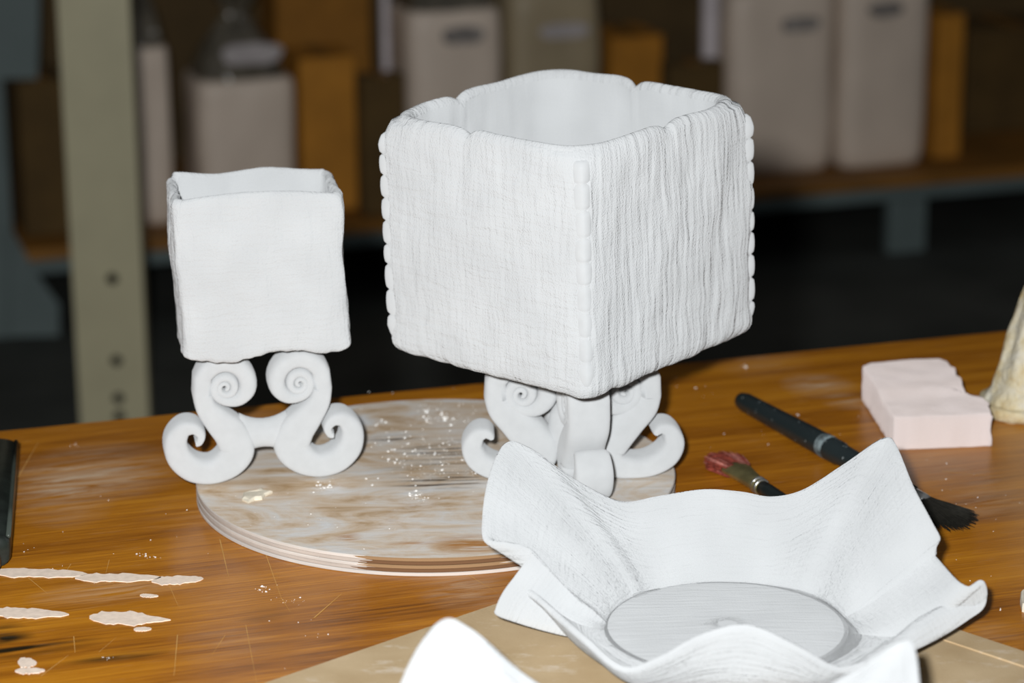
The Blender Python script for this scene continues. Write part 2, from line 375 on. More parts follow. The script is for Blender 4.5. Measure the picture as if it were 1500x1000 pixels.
# ------------------------------------------------------------------ square clay vessels
def vessel(name, ax, ay, z0, z1, th, parent, mats, side_mat, seed=0, nexp=14, nrim=6, rbot=0.012, notch=(), notch_d=0.006, bulge=0.0, sag=0.0, shape=None, rough=0.0012, sides=56, rimfn=None):
    cols = 4 * sides
    def pnorm(j, n):
        k, u = divmod(j % cols, sides); u = 2 * (u + 0.5) / sides - 1
        x, y = u, -1.0; q = (abs(x) ** n + 1) ** (1 / n); x /= q; y /= q
        for _ in range(k): x, y = -y, x
        return k, u, x, y
    prof = []                   # (scale, inset, z, exponent, surface)
    H = z1 - z0
    for s in (0.05, 0.3, 0.5, 0.68, 0.8): prof.append((s, 0, z0 - sag * (1 - s * s), nexp, 'b'))
    for a in range(0, 91, 15): prof.append((1, rbot * (1 - math.sin(R(a))), z0 + rbot * (1 - math.cos(R(a))), nexp, 'o'))
    nv = 44; top = z1 - th * .6
    for i in range(1, nv + 1):
        z = z0 + rbot + (top - z0 - rbot) * i / nv
        f = max(0, (z - (z1 - H * .16)) / (H * .16)); prof.append((1, 0.18 * th * f * f, z, nexp + (nrim - nexp) * f, 'o'))
    for a in (20, 45, 70, 90, 110, 135, 160, 180): prof.append((1, 0.18 * th + th * .5 * (1 - math.cos(R(a))), top + th * .6 * math.sin(R(a)), nrim, 'r'))
    for i in range(1, 15):
        f = i / 14; prof.append((1, th * (1.18 + .15 * f), top - (top - z0 - th) * f, nrim, 'i'))
    for s in (0.8, 0.4, 0.05): prof.append((s, th * 1.3, z0 + th, nrim, 'f'))
    rows = []; cu = [0.0]
    per = 2 * (2 * ax + 2 * ay) / 1.0
    for i, (s, ins, z, ne, kind) in enumerate(prof):
        row = []
        for j in range(cols):
            k, u, x, y = pnorm(j, ne)
            X, Y = x * (ax - ins) * s, y * (ay - ins) * s
            hz = (z - z0) / H; up = max(0, min(1, hz)); zz = z
            out = Vector((x, y, 0)).normalized()
            d = bulge * (1 - u * u) * math.sin(math.pi * min(1, max(0, up))) if kind in 'oi' else 0
            if kind in 'ori':
                w = rough * (noise.noise(Vector((x * 3 + seed, y * 3, z / H * 3.0))) * 1.6 + noise.noise(Vector((x * 9 + seed, y * 9, z / H * 9))) * .6)
                d += w
                if notch:
                    un = u - notch[k]
                    fade = max(0, 1 - (1 - up) / .3) ** 1.3
                    d -= 0.0020 * math.exp(-(un / .022) ** 2) * fade
                    zz -= notch_d * math.exp(-abs(un) / .045) * max(0, (up - .8) / .2) ** 2
                    zz += notch_d * .12 * math.exp(-(((abs(un) - .22) / .2) ** 2)) * max(0, (up - .8) / .2) ** 2
            if rimfn: zz += rimfn(k, u, up) * (1 if kind in 'ori' else 0)
            if kind in 'b' or (kind == 'o' and up < .12):
                zz += rough * 1.2 * noise.noise(Vector((X * 60 + seed, Y * 60, 3)))
            p = Vector((X, Y, zz)) + out * d
            if shape: p = shape(p, k, u, up)
            row.append(p)
        rows.append(row)
    side_len = [2 * ax, 2 * ay, 2 * ax, 2 * ay]
    def uv(i, j):
        k, q = divmod(j, sides); k4 = k % 4
        return (sum(side_len[:k4]) + (side_len[k4] * q / sides) + (sum(side_len) if k > 3 else 0), prof[i][2] + i * 1e-5 - (0.5 * (1 - prof[i][0])) * ax)
    def mf(i, j):
        return side_mat[j // sides] if prof[i][4] in 'bor' and prof[i + 1][4] in 'bor' else len(mats) - 1
    return grid(name, rows, mats, parent, uv=uv, caps=(True, True), matfn=mf)
M_IN = cloth_clay('inside_gauze_clay', 0.25, 0.25, 0.0004)

# big cube vase on four scroll feet
VB = onz(839, 697, ZB); KB = kpx(VB + Vector((0, 0, .15)))
big = empty('footed_vase', (VB.x, VB.y, ZT + ZB), 0, 'large white cube shaped clay vase with scalloped seams on a cross of scroll feet', 'vase')
BH = 198 * KB * 1.045
CY = R(-41.8)                   # left face turned to the left of the camera
body = empty('tmp', (0, 0, 0)); bpy.data.objects.remove(body)
aa = 0.5 * 394 * KB; hh = 361 * KB
TILT = Matrix.Translation((0, 0, BH)) @ Matrix.Rotation(R(2.0), 4, 'X') @ Matrix.Rotation(R(-1.5), 4, 'Y') @ Matrix.Translation((0, 0, -BH)) @ Matrix.Rotation(CY, 4, 'Z')
vb = vessel('vase_body', aa * .985, aa * .985, BH, BH + hh, 0.0085, big, [M_GRID, M_RIDGE, M_IN], [0, 1, 1, 0], seed=3, nexp=20, nrim=6, rbot=0.011,
            notch=(-0.15, 0.0, 0.1, 0.2), notch_d=0.0065, bulge=0.0015, sag=0.006, rough=0.0016)
vb.matrix_basis = TILT
# scalloped seams where two slabs are pinched together
def seam(k, seed):
    rnd = random.Random(seed); ang = R(-45) + R(90) * k
    cr = aa * .985 * math.sqrt(2) * 2 ** (-1 / 20) + 0.0006
    z = BH + 0.010; top = BH + hh - 0.007; cuts = [z]
    while z < top - .008:
        z += 0.0155 * (0.88 + .28 * rnd.random()); cuts.append(min(z, top))
    rows = []; zs = []
    for a, b in zip(cuts[:-1], cuts[1:]):
        for q in range(9): zs.append((a + (b - a) * q / 9, q / 9))
    zs.append((cuts[-1], 1.0))
    c, s = math.cos(ang), math.sin(ang)
    for z, f in zs:
        e = math.sin(math.pi * min(max(f, 0.0), 1)) ** 0.30
        taper = min(1, (z - BH) / .02, (BH + hh - z) / .02) ** .5
        w = 0.0064 * (0.9 + .1 * e); pr = (0.0024 * e)
        inset = (1 - taper) * 0.010
        hz = (z - BH) / hh
        ro = cr - inset; ring = []
        for q in range(13):
            u = -1 + 2 * q / 12
            x = ro - abs(u) ** 1.6 * 0.0058 + pr * (1 - abs(u) ** 5); y = u * w
            ring.append((x * c - y * s, x * s + y * c, z + noise.noise(Vector((z * 90, k, 1))) * .0005))
        for q in range(2):
            u = 1 - 2 * q; x = ro - .012; y = u * .004
            ring.append((x * c - y * s, x * s + y * c, z))
        rows.append(ring)
    o = grid('scalloped_seam', rows, M_CLAY, big, caps=(True, True)); o.matrix_basis = TILT
    return o
for k in range(4): seam(k, 20 + k)
for k in range(4): scroll_leg(big, CY + R(-45) + R(90) * k + (R(7), R(2), R(4), R(-2))[k], KB, BIG, 0.0142, (-.3, 0, 0, 0)[k], seed=k * 5)
def ringz(r, z, n=24): return [(r * math.cos(2 * math.pi * j / n), r * math.sin(2 * math.pi * j / n), z) for j in range(n)]
grid('hub', [ringz(.012, .018), ringz(.0165, .022), ringz(.017, .036), ringz(.0155, .046), ringz(.012, .052)], M_CLAY, big, caps=(True, True))
grid('top_pad', [ringz(.03, BH - .018), ringz(.036, BH - .016), ringz(.036, BH - .003)], M_CLAY, big, caps=(True, True))

# small rectangular vase on a pair of scroll feet
VS = onz(388, 699, ZB); KS = kpx(VS + Vector((0, 0, .12)))
SY = R(10)
small = empty('footed_vase', (VS.x, VS.y, ZT + ZB), SY, 'small white flat fronted clay vase on two scroll feet, left of the big one', 'vase')
SH = 203 * KS * 1.045; hs = 228 * KS * 1.045
def small_shape(p, k, u, up):
    x, y, z = p
    f = 2 * up - 1
    x *= 1.0 + 0.025 * (f * f - 0.6) + 0.012 * math.sin(up * 7 + (1 if x > 0 else 3))
    x += 0.0035 * (1 - up) - 0.0015
    edge = max(0, 1 - up / .12)
    z += edge * (0.0022 * math.sin(x * 95 + .6) + 0.0012 * noise.noise(Vector((x * 170, y * 170, 1)))) 
    z += 0.035 * x * (1 - up)        # base line climbs a little to the right
    return Vector((x, y, z))
def small_rim(k, u, up):
    g = max(0, (up - .55) / .45) ** 2
    if k == 0: return g * (0.0035 * math.cos(u * 1.7) - .001)
    if k == 2: return g * (0.0015 * math.cos(u * 5 + 1.2) + .001)
    return g * (-0.001)
sv = vessel('vase_body', 121 * KS, 83 * KS, SH, SH + hs, 0.0055, small, [M_SOFT, M_IN], [0, 0, 0, 0], seed=11, nexp=16, nrim=13, rbot=0.004, bulge=0.002, sag=0.0, shape=small_shape, rough=0.0013, rimfn=small_rim)
# the front slab laps over the left side
for ang, sd in ((R(180), 0), (0, 9)): scroll_leg(small, ang, KS, SMALL, 0.0132, 0.12, sd)
box('top_pad', 130 * KS, .02, 14 * KS, M_CLAY, small, (0, .002, SH - 12 * KS), .003)
rows = []
for i in range(9):
    x = -0.016 + 0.032 * i / 8; w = 0.0098 + 0.005 * abs(2 * i / 8 - 1) ** 2; d = .0105
    rows.append([(x, d * math.sin(2 * math.pi * q / 20), (712 - 641) * KS + w * math.cos(2 * math.pi * q / 20)) for q in range(20)])
grid('tie_bar', rows, M_CLAY, small, caps=(True, True), flip=True)

# ------------------------------------------------------------------ wavy cloth-like bowls
RIM = [(741, 650, .088), (775, 661, .083), (840, 707, .066), (905, 737, .053), (965, 728, .057), (1030, 718, .060), (1085, 721, .060), (1130, 729, .056), (1180, 719, .060), (1240, 682, .075),
       (1296, 645, .090), (1316, 654, .090), (1342, 715, .082), (1368, 765, .071), (1378, 790, .062), (1366, 806, .055), (1347, 786, .055), (1382, 826, .050), (1414, 857, .050), (1438, 846, .054), (1445, 866, .043), (1443, 888, .034, .004),
       (1416, 908, .027, .012), (1366, 938, .023, .014), (1300, 968, .027, .007), (1232, 984, .030), (1165, 948, .047), (1095, 918, .060), (1030, 932, .053), (970, 966, .041), (910, 983, .033),
       (850, 936, .036), (800, 893, .037), (764, 867, .037), (740, 878, .034), (724, 893, .030), (733, 870, .038), (754, 841, .046), (778, 806, .058), (764, 798, .062), (735, 797, .062), (706, 793, .060), (704, 760, .066), (710, 715, .077), (722, 675, .085)]
FLOOR_C = (onz(1056, 925, .006)); FLOOR_R = 0.073
fb, ff = onz(1052, 866, .006), None
FLOOR_C = Vector((fb.x, fb.y - FLOOR_R, ZT))
BOWLZ = 0.0052
def bowl_mesh():
    ctrl = [tuple(onz(r[0], r[1], r[2])) + (r[3] if len(r) > 3 else 0.0,) for r in RIM]
    dense = catmull(ctrl, 6, True); n = len(dense)
    th = []
    for p in dense:
        a = math.atan2(p[1] - FLOOR_C.y, p[0] - FLOOR_C.x)
        if th:
            while a - th[-1] > math.pi: a -= 2 * math.pi
            while a - th[-1] < -math.pi: a += 2 * math.pi
        th.append(a)
    # pool adjacent violators: base angle falls steadily (clockwise) around the rim
    blocks = []
    for a in th:
        blocks.append([a, 1])
        while len(blocks) > 1 and blocks[-2][0] < blocks[-1][0]:
            b = blocks.pop(); q = blocks[-1]; q[0] = (q[0] * q[1] + b[0] * b[1]) / (q[1] + b[1]); q[1] += b[1]
    mono = [b[0] for b in blocks for _ in range(b[1])]
    sm = []
    for i in range(n):
        s = 0
        for d in range(-7, 8):
            j = i + d; w = 0
            if j < 0: j += n; w = 2 * math.pi
            elif j >= n: j -= n; w = -2 * math.pi
            s += mono[j] + w
        sm.append(s / 15)
    rows = []; NT_ = 18
    fz = ZT + BOWLZ + .004
    cx, cy = FLOOR_C.x, FLOOR_C.y
    for s in (0.004, 0.35, 0.65, 0.9, 0.985):
        rows.append([(cx + FLOOR_R * s * math.cos(a), cy + FLOOR_R * s * math.sin(a), fz + .0015 * (1 - s)) for a in sm])
    for i in range(NT_ + 1):
        t = i / NT_
        row = []
        for a, p in zip(sm, dense):
            bx, by = cx + FLOOR_R * math.cos(a), cy + FLOOR_R * math.sin(a)
            fr = 0.5 - 0.5 * math.sin(a) if True else 0; fr = max(0, min(1, (fr - .35) / .35)); fr = fr * fr * (3 - 2 * fr)
            te = t ** (1.22 - .74 * fr); tz = t ** (0.92 + .5 * fr)
            w = noise.noise(Vector((p[0] * 22, p[1] * 22, t * 1.5))) * .0022 * math.sin(math.pi * t)
            row.append((bx + (p[0] - bx) * te + w * math.cos(a), by + (p[1] - by) * te + w * math.sin(a), fz + (p[2] - fz) * tz + p[3] * math.sin(math.pi * t ** 2.6)))
        rows.append(row)
    O = Vector((cx, cy, ZT + BOWLZ))
    rows = [[Vector(q) - O for q in r] for r in rows]
    cum = [0]
    for i in range(n): cum.append(cum[-1] + (Vector(dense[(i + 1) % n][:3]) - Vector(dense[i][:3])).length)
    hts = [0, .03, .05, .07, .079] + [.08 + .085 * i / NT_ for i in range(NT_ + 1)]
    def uv(i, j):
        if i < 5: p = rows[i][j % n]; return (p.x, p.y * 1.0)
        return (cum[j], hts[i])
    o = grid('ruffled_bowl', rows, [M_BOWL, M_FLAT], None, uv=uv, caps=(True, False), matfn=lambda i, j: 1 if i < 5 else 0)
    o.data.polygons[len(o.data.polygons) - 1].material_index = 1
    return o, O, ctrl
bowl, O, ctrl = bowl_mesh()
bowl.location = O
for b_ in (bowl,):
    m = b_.modifiers.new('thickness', 'SOLIDIFY'); m.thickness = 0.0042; m.offset = -1 if False else 1.0; m.use_even_offset = False
    m = b_.modifiers.new('soften', 'SUBSURF'); m.levels = 1; m.render_levels = 1
tag(bowl, 'white ruffled clay bowl with shadowed round floor, behind the cut-off one', 'bowl', 'ruffled clay bowls')
p1, q1 = Vector(ctrl[0][:2]), Vector(ctrl[10][:2])
p2, q2 = onz(648, 909, .094).xy, onz(1325, 946, .094).xy
ang = math.atan2((q2 - p2).y, (q2 - p2).x) - math.atan2((q1 - p1).y, (q1 - p1).x); sc = (q2 - p2).length / (q1 - p1).length
bowl2 = bowl.copy(); COL.objects.link(bowl2)
mid1, mid2 = (p1 + q1) / 2, (p2 + q2) / 2
off = (Matrix.Rotation(ang, 2) @ (O.xy - mid1)) * sc
bowl2.location = (mid2.x + off.x, mid2.y + off.y, O.z); bowl2.rotation_euler.z = ang; bowl2.scale = (sc, sc, 1.07)
tag(bowl2, 'nearest white ruffled clay bowl, mostly cut off by the bottom edge', 'bowl', 'ruffled clay bowls')
print('BOWL2 angle, scale', math.degrees(ang), sc)

# ------------------------------------------------------------------ tan canvas-covered board under the bowls
t = NT('tan_canvas', 0.85, 0.15); n = t.noise(t.coord('Object', (700, 700, 1)), 1, 2); n2 = t.noise(t.coord(), 25, 4)
dsp = t.noise(t.coord('Object', (30, 70, 1)), 1, 5, .7)
c = t.ramp(n2, [(0.3, (0.44, 0.32, 0.18)), (0.7, (0.54, 0.41, 0.25))])
c = t.mix(t.math('MULTIPLY', t.math('SUBTRACT', dsp, .56), 3.5, True), c, (0.74, 0.67, 0.58))
M_CANVAS = t.done(c, t.bump(n, 0.4, 0.0005))
pc, pl_, pr = onz(1002, 790, .004), onz(385, 1001, .004), onz(1500, 954, .004)
u1 = (pl_ - pc); u1.z = 0; L1 = u1.length; u1.normalize()
u2 = (pr - pc); u2.z = 0; u2.normalize()
mat_ = empty('canvas_board', (pc.x, pc.y, ZT + .0002), 0, 'tan canvas covered board lying under the two ruffled bowls', 'board')
Lm, Wm = 0.50, 0.46
poly = [Vector((0, 0)), u1.xy * Lm, u1.xy * Lm + u2.xy * Wm, u2.xy * Wm]
prism('panel', [tuple(p) for p in poly], 0.0, 0.0042, M_CANVAS, mat_, 0.0006)
hem = [u2.xy * 0.004 + u1.xy * .002, u2.xy * 0.004 + u1.xy * .020, u2.xy * (Wm - .004) + u1.xy * .020, u2.xy * (Wm - .004) + u1.xy * .002]
prism('folded_hem', [tuple(p) for p in hem], 0.0042, 0.0051, M_CANVAS, mat_, 0.0)

# ------------------------------------------------------------------ brushes
M_BLACK = plain('dark_green_black_lacquer', (0.012, 0.017, 0.017), 0.35, 0.3, 60, 0.1, spec=0.5)
t = NT('paint_flecked_lacquer', 0.4, 0.5); n = t.noise(t.coord('Object', (1, 1, 1)), 260, 3); n2 = t.noise(t.coord(), 70, 2)
fk = t.math('MULTIPLY', t.math('SUBTRACT', n, 0.66), 12, True)
M_HANDLE = t.done(t.mix(fk, (0.012, 0.018, 0.019), (0.40, 0.45, 0.45)), t.bump(n2, .15, .0006))
M_SMEAR = plain('dried_grey_slip', (0.12, 0.15, 0.155), 0.8, 0.9, 160, 0.4)
M_BRASS = plain('dulled_brass', (0.38, 0.33, 0.15), 0.38, 0.25, 90, 0.2, metal=0.85)
M_STEEL = plain('nickel_ferrule', (0.5, 0.5, 0.48), 0.3, 0.2, 90, 0.2, metal=0.9)
M_BHAIR = plain('black_bristle', (0.012, 0.011, 0.008), 0.6, 0.3, 300)
M_RHAIR = plain('red_brown_bristle', (0.22, 0.045, 0.030), 0.55, 0.5, 260)
M_RHAIR2 = plain('pinkish_bristle', (0.42, 0.16, 0.13), 0.6, 0.4, 260)
def brush(label, a, b, zr, parts):
    """a, b: plan ends on the table; parts built along +x of the brush"""
    d = b - a; ang = math.atan2(d.y, d.x)
    return empty('paint_brush', (a.x, a.y, ZT), ang, label, 'brush'), d.length
def bristles(parent, x0, x1, w0, w1, t0, n, m, m2=None, z=0.005, seed=0, jag=0.15):
    """a flat tuft: many tapered hairs in two meshes"""
    rnd = random.Random(seed)
    for mm, part in ((m, 0), (m2, 1)) if m2 else ((m, 0),):
        vs, fs = [], []
        for i in range(n if part == 0 else n // 4):
            u = rnd.uniform(-1, 1); v = rnd.uniform(-1, 1)
            e = x1 - (x1 - x0) * (jag * rnd.random() + .25 * u * u)
            r = 0.00045 + .0003 * rnd.random()
            y0, y1 = u * w0, u * w1 + rnd.uniform(-.001, .001); z0, z1 = z + v * t0, max(.0008, z * .75 + v * t0 * .9)
            ym, zm = (y0 + (y1 - y0) * .45), z0 + (z1 - z0) * .45; xm = x0 + (e - x0) * .5
            k = len(vs)
            for (X, Y, Z, q) in ((x0, y0, z0, r), (xm, ym, zm, r * 1.2), (e, y1, z1, r * .25)):
                for s in range(4):
                    A_ = s * math.pi / 2; vs.append((X, Y + q * math.cos(A_), Z + q * math.sin(A_)))
            for lv in (0, 4):
                for s in range(4): fs.append((k + lv + s, k + lv + (s + 1) % 4, k + lv + 4 + (s + 1) % 4, k + lv + 4 + s))
        tag(link('bristles', mesh(vs, fs), mm, parent), kind='stuff')
# long dark brush: handle end far left, bristles past the bowl's corner
a, b = onz(1083, 590, .006), onz(1413, 776, .003)
br, L = brush('long black handled brush with black bristles, passing behind the ruffled bowl', a, b, 0, None)
fx = L - 0.062
prof = [(0, .0035), (.003, .0060), (.010, .0073), (.05, .0078), (.10, .0086), (.14, .0088), (fx - .09, .0080), (fx - .035, .0064), (fx, .0054)]
tube('handle', [(x, 0, .0090) for x, r in prof], [r for x, r in prof], M_HANDLE, br, 16)
xs = [L * .395, L * .41, L * .43, L * .445]
tube('slip_smear', [(x, 0, .0091) for x in xs], [.0080, .0089, .0090, .0084], M_SMEAR, br, 16)
tube('ferrule', [(x, 0, .0070) for x in (fx - .004, fx, fx + .012, fx + .016)], [.0054, .0060, .0060, .0056], M_STEEL, br, 16)
bristles(br, fx + .014, L, .005, .020, .0035, 420, M_BHAIR, None, .0066, 3, .25)
# short brush with the red tuft
a, b = onz(1064, 676, .006), onz(1262, 822, .006)
rb, L2 = brush('short brush with red bristles and brassy ferrule, half hidden behind the ruffled bowl', a, b, 0, None)
bristles(rb, 0.020, -0.020, .0085, .0135, .0042, 520, M_RHAIR, M_RHAIR2, .0062, 5, .22)
rows = []
for x, w, h in ((.014, .0105, .0042), (.0165, .0108, .0046), (.03, .0088, .0048), (.048, .0064, .0050), (.060, .0054, .0052)):
    rows.append([(x, w * math.cos(2 * math.pi * q / 20), .0062 + h * math.sin(2 * math.pi * q / 20)) for q in range(20)])
fe = grid('ferrule', rows, M_BRASS, rb, caps=(True, True), flip=True)
for x in (.053, .058): tube('crimp_ring', [(x - .0012, 0, .0062), (x, 0, .0062), (x + .0012, 0, .0062)], [.0054, .0064, .0054], M_STEEL, rb, 16)
tube('handle', [(x, 0, .0064) for x in (.059, .07, .10, .13, L2 - .004, L2)], [.0050, .0056, .0062, .0054, .0038, .0015], M_BLACK, rb, 14)

# ------------------------------------------------------------------ pink foam block
t = NT('pale_pink_foam', 0.9, 0.1); n = t.noise(t.coord(), 420, 3, .7); n2 = t.noise(t.coord('Object', (40, 40, 8)), 1, 3)
c = t.ramp(n2, [(0.3, (0.56, 0.485, 0.455)), (0.7, (0.61, 0.535, 0.51))]); t.b.inputs['Diffuse Roughness'].default_value = 0.7; M_FOAM = t.done(c, t.bump(n, 0.6, 0.0012))
ZF = .026
top = [(1263, 538), (1275, 533), (1300, 530), (1340, 528), (1376, 526), (1388, 530), (1392, 538), (1399, 541), (1401, 551), (1409, 556), (1410, 566), (1414, 573), (1424, 577), (1438, 579), (1449, 586), (1450, 596), (1452, 603), (1420, 605), (1360, 607), (1311, 609), (1304, 600), (1290, 578), (1276, 556)]
P3 = [onz(x, y, ZF) for x, y in top]; fc = sum(P3, Vector()) / len(P3)
foam = empty('foam_block', (fc.x, fc.y, ZT), 0, 'pale pink torn foam block on the table beside the brush', 'foam')
def foam_mesh():
    dense = []
    for i in range(len(P3)):
        p, q = P3[i] - fc, P3[(i + 1) % len(P3)] - fc
        k = max(1, int((q - p).length / .003))
        for s in range(k): dense.append(p + (q - p) * s / k)
    n = len(dense); rows = []
    zz = [0, .001, .006, .012, .018, .0235, ZF]
    for lv, z in enumerate(zz):
        row = []
        for p in dense:
            right = p.x > 0.028
            j = noise.noise_vector(Vector((p.x * 200, p.y * 200, z * 220))) * (0.0022 if right else .0007)
            s = 1 + (0.03 * (1 - z / ZF) if right else 0) - (0.012 if lv in (0, 6) else 0)
            row.append(Vector((p.x * s + j.x, p.y * s + j.y, z)))
        rows.append(row)
    ring = rows[-1]
    for s in (.98, .93, .88, .82, .76, .7, .63, .56, .48, .4, .32, .24, .16, .08, .02):
        row = []
        for p in ring:
            x, y = p.x * s, p.y * s
            # a soft fold runs across the top
            row.append(Vector((x, y, ZF)))
        rows.append(row)
    ymid = (onz(1330, 578, ZF) - fc).y
    for r in rows[5:]:
        for p in r:
            f = math.exp(-((p.y - ymid - p.x * .12) / .010) ** 2)
            p.z = max(.001, p.z - .0016 * f + .0008 * noise.noise(Vector((p.x * 60, p.y * 60, 2))) + .0012 * max(-1, min(1, (p.y - ymid) / .012)))
    return grid('foam_body', rows, M_FOAM, foam, caps=(True, True), smooth=True)
foam_mesh()

# ------------------------------------------------------------------ cream crumpled wedge at the right edge
t = NT('cream_dried_gauze', 0.85, 0.15); n = t.noise(t.coord(), 55, 4, .6); n3 = t.noise(t.coord(), 160, 4, .6, .6)
c = t.ramp(n, [(0.32, (0.46, 0.34, 0.16)), (0.5, (0.55, 0.48, 0.32)), (0.68, (0.56, 0.53, 0.44))]); M_CREAM = t.done(c, t.bump(n3, 0.7, 0.004))
wc = onz(1545, 606, 0)
wedge = empty('cloth_wedge', (wc.x, wc.y + .01, ZT), 0.1, 'cream crumpled wedge of stiffened cloth at the right edge of the picture', 'cloth')
rows = []; nseg = 72; hW = .165; bx = abs(onz(1443, 604).x - wc.x)
for i in range(27):
    f = i / 26; z = hW * f; s = (1 - f) ** 1.0 * .92 + .07
    row = []
    for q in range(nseg):
        a = 2 * math.pi * q / nseg; c_, s_ = math.cos(a), math.sin(a)
        e = (abs(c_) ** 2.6 + abs(s_) ** 2.6) ** (-1 / 2.6)
        lip = .003 if f < .1 else 0
        r = e * (1 + .09 * noise.noise(Vector((c_ * 2.2, s_ * 2.2, f * 3.2))) + .05 * noise.noise(Vector((c_ * 6, s_ * 6, f * 8))))
        row.append((r * (bx * s + lip) * c_, r * (.034 * s + lip) * s_, z))
    rows.append(row)
grid('folded_cloth', rows, M_CREAM, wedge, caps=(True, True))
rows = []
for z, g in ((0, 1.0), (.002, 1.04), (.006, 1.05), (.009, 1.03), (.010, 1.0)):
    row = []
    for q in range(nseg):
        a = 2 * math.pi * q / nseg; c_, s_ = math.cos(a), math.sin(a); e = (abs(c_) ** 2.6 + abs(s_) ** 2.6) ** (-1 / 2.6)
        r = e * g * (1.0 + .05 * noise.noise(Vector((c_ * 3, s_ * 3, z * 90 + 5))))
        row.append((r * (bx * .99 + .001) * c_, r * .037 * s_, z))
    rows.append(row)
grid('hem', rows, M_CREAM, wedge, caps=(True, True))

# ------------------------------------------------------------------ dark case at the left edge
M_CASE = plain('black_green_leatherette', (0.012, 0.016, 0.013), 0.32, 0.4, 90, 0.3, .0008, 0.5)
M_CAPB = plain('worn_brown_cap', (0.075, 0.042, 0.02), 0.45, 0.4, 70, 0.3)
ca, cb = onz(26, 641, .022), onz(15, 795, .018)
d = (cb - ca); d.z = 0; LC = d.length; ang = math.atan2(d.y, d.x)
case = empty('tool_case', (ca.x, ca.y, ZT), ang, 'black elongated tool case with brown end at the left edge of the table', 'case')
def rr_ring(x, cy, wy, h, z0=0.0, n=28, e=4.0):
    out = []
    for q in range(n):
        a = 2 * math.pi * q / n; c_, s_ = math.cos(a), math.sin(a)
        out.append((x, cy + math.copysign(abs(c_) ** (2 / e), c_) * wy, z0 + h / 2 + math.copysign(abs(s_) ** (2 / e), s_) * h / 2))
    return out
CW = .032
rows = [rr_ring(-.004, -CW, CW * .86, .017, .002), rr_ring(0, -CW, CW * .97, .022, .0005), rr_ring(.004, -CW, CW, .024), rr_ring(LC * .5, -CW, CW, .0245), rr_ring(LC - .006, -CW, CW, .024), rr_ring(LC - .001, -CW, CW * .96, .0215, .0008)]
grid('case_body', rows, M_CASE, case, caps=(True, True), flip=True)
rows = [rr_ring(LC - .002, -CW - .004, CW * .90, .018, .001, e=3), rr_ring(LC + .01, -CW - .004, CW * .94, .020, 0, e=3), rr_ring(LC + .026, -CW - .005, CW * .88, .019, 0, e=3), rr_ring(LC + .036, -CW - .006, CW * .70, .015, .001, e=3), rr_ring(LC + .041, -CW - .006, CW * .4, .008, .004, e=2.5)]
grid('end_cap', rows, M_CAPB, case, caps=(True, True), flip=True)
tube('edge_bead', [(x, 0.0 - .0012, .0205) for x in (.004, LC * .3, LC * .7, LC - .006)], .0016, plain('bead_green', (.05, .06, .05), .3), case, 8)

# ------------------------------------------------------------------ scraps and crumbs of clay
M_CRUMB = plain('dry_clay_crumb', (0.74, 0.73, 0.70), 0.85, 0.1, 200)
M_SCRAP = plain('cream_clay_scrap', (0.66, 0.60, 0.48), 0.8, 0.1, 200)
def scrap(outline, z, h, label, seed):
    P = [onz(x, y, z) for x, y in outline]; c = sum(P, Vector()) / len(P); rnd = random.Random(seed)
    pts = [(p.x - c.x, p.y - c.y) for p in P]
    if sum(pts[i - 1][0] * pts[i][1] - pts[i][0] * pts[i - 1][1] for i in range(len(pts))) < 0: pts.reverse()
    rows = [[(x, y, 0) for x, y in pts], [(x * 1.02, y * 1.02, h * .6) for x, y in pts], [(x * .86, y * .82, h * (.9 + .3 * rnd.random())) for x, y in pts]]
    o = grid('clay_scrap', rows, M_SCRAP, None, caps=(True, True), smooth=False); o.location = (c.x, c.y, ZT + z)
    return tag(o, label, 'clay scrap')
scrap([(355, 733), (357, 724), (366, 721), (376, 722), (383, 717), (388, 721), (399, 722), (388, 727), (384, 732), (373, 733), (364, 737)], ZB, .0022, 'small cream clay scrap on the plywood disc below the small vase', 1)
scrap([(1494, 885), (1495, 873), (1503, 868), (1512, 870), (1514, 890), (1505, 898), (1497, 896)], 0, .004, 'pale clay scrap on the table at the far right edge', 2)
def crumbs(clusters, z, seed, label):
    rnd = random.Random(seed); vs, fs = [], []
    for (x, y, sx, sy, n, smax) in clusters:
        for _ in range(n):
            p = onz(x + rnd.gauss(0, sx), y + rnd.gauss(0, sy), z); r = .00025 + .55 * smax * rnd.random() ** 4
            k = len(vs); q = [(1, 0, 0), (-.5, .87, 0), (-.5, -.87, 0), (.4, .3, .9), (-.5, 0, .8)]
            a = rnd.random() * 6.28
            for u in q:
                jx, jy = u[0] * (.8 + .5 * rnd.random()), u[1] * (.7 + .5 * rnd.random())
                vs.append((p.x + r * (jx * math.cos(a) - jy * math.sin(a)), p.y + r * (jx * math.sin(a) + jy * math.cos(a)), ZT + z + r * u[2] * .8))
            for f in ((0, 1, 3), (1, 4, 3), (1, 2, 4), (2, 0, 3), (2, 3, 4)): fs.append([k + i for i in f])
    return tag(link('clay_crumbs', mesh(vs, fs), M_CRUMB, None, False), label, 'crumbs', kind='stuff')
crumbs([(648, 610, 22, 8, 90, .0026), (600, 655, 26, 14, 70, .0018), (672, 660, 30, 16, 130, .002), (650, 690, 45, 10, 60, .0015), (613, 727, 9, 5, 45, .0022), (476, 712, 9, 4, 35, .0026), (670, 592, 4, 2, 8, .003), (560, 620, 8, 3, 10, .002), (650, 640, 60, 45, 60, .001), (450, 760, 100, 25, 25, .0009), (545, 705, 5, 3, 6, .002), (590, 675, 14, 6, 25, .002)],
       ZB, 5, 'white clay crumbs scattered over the plywood disc')
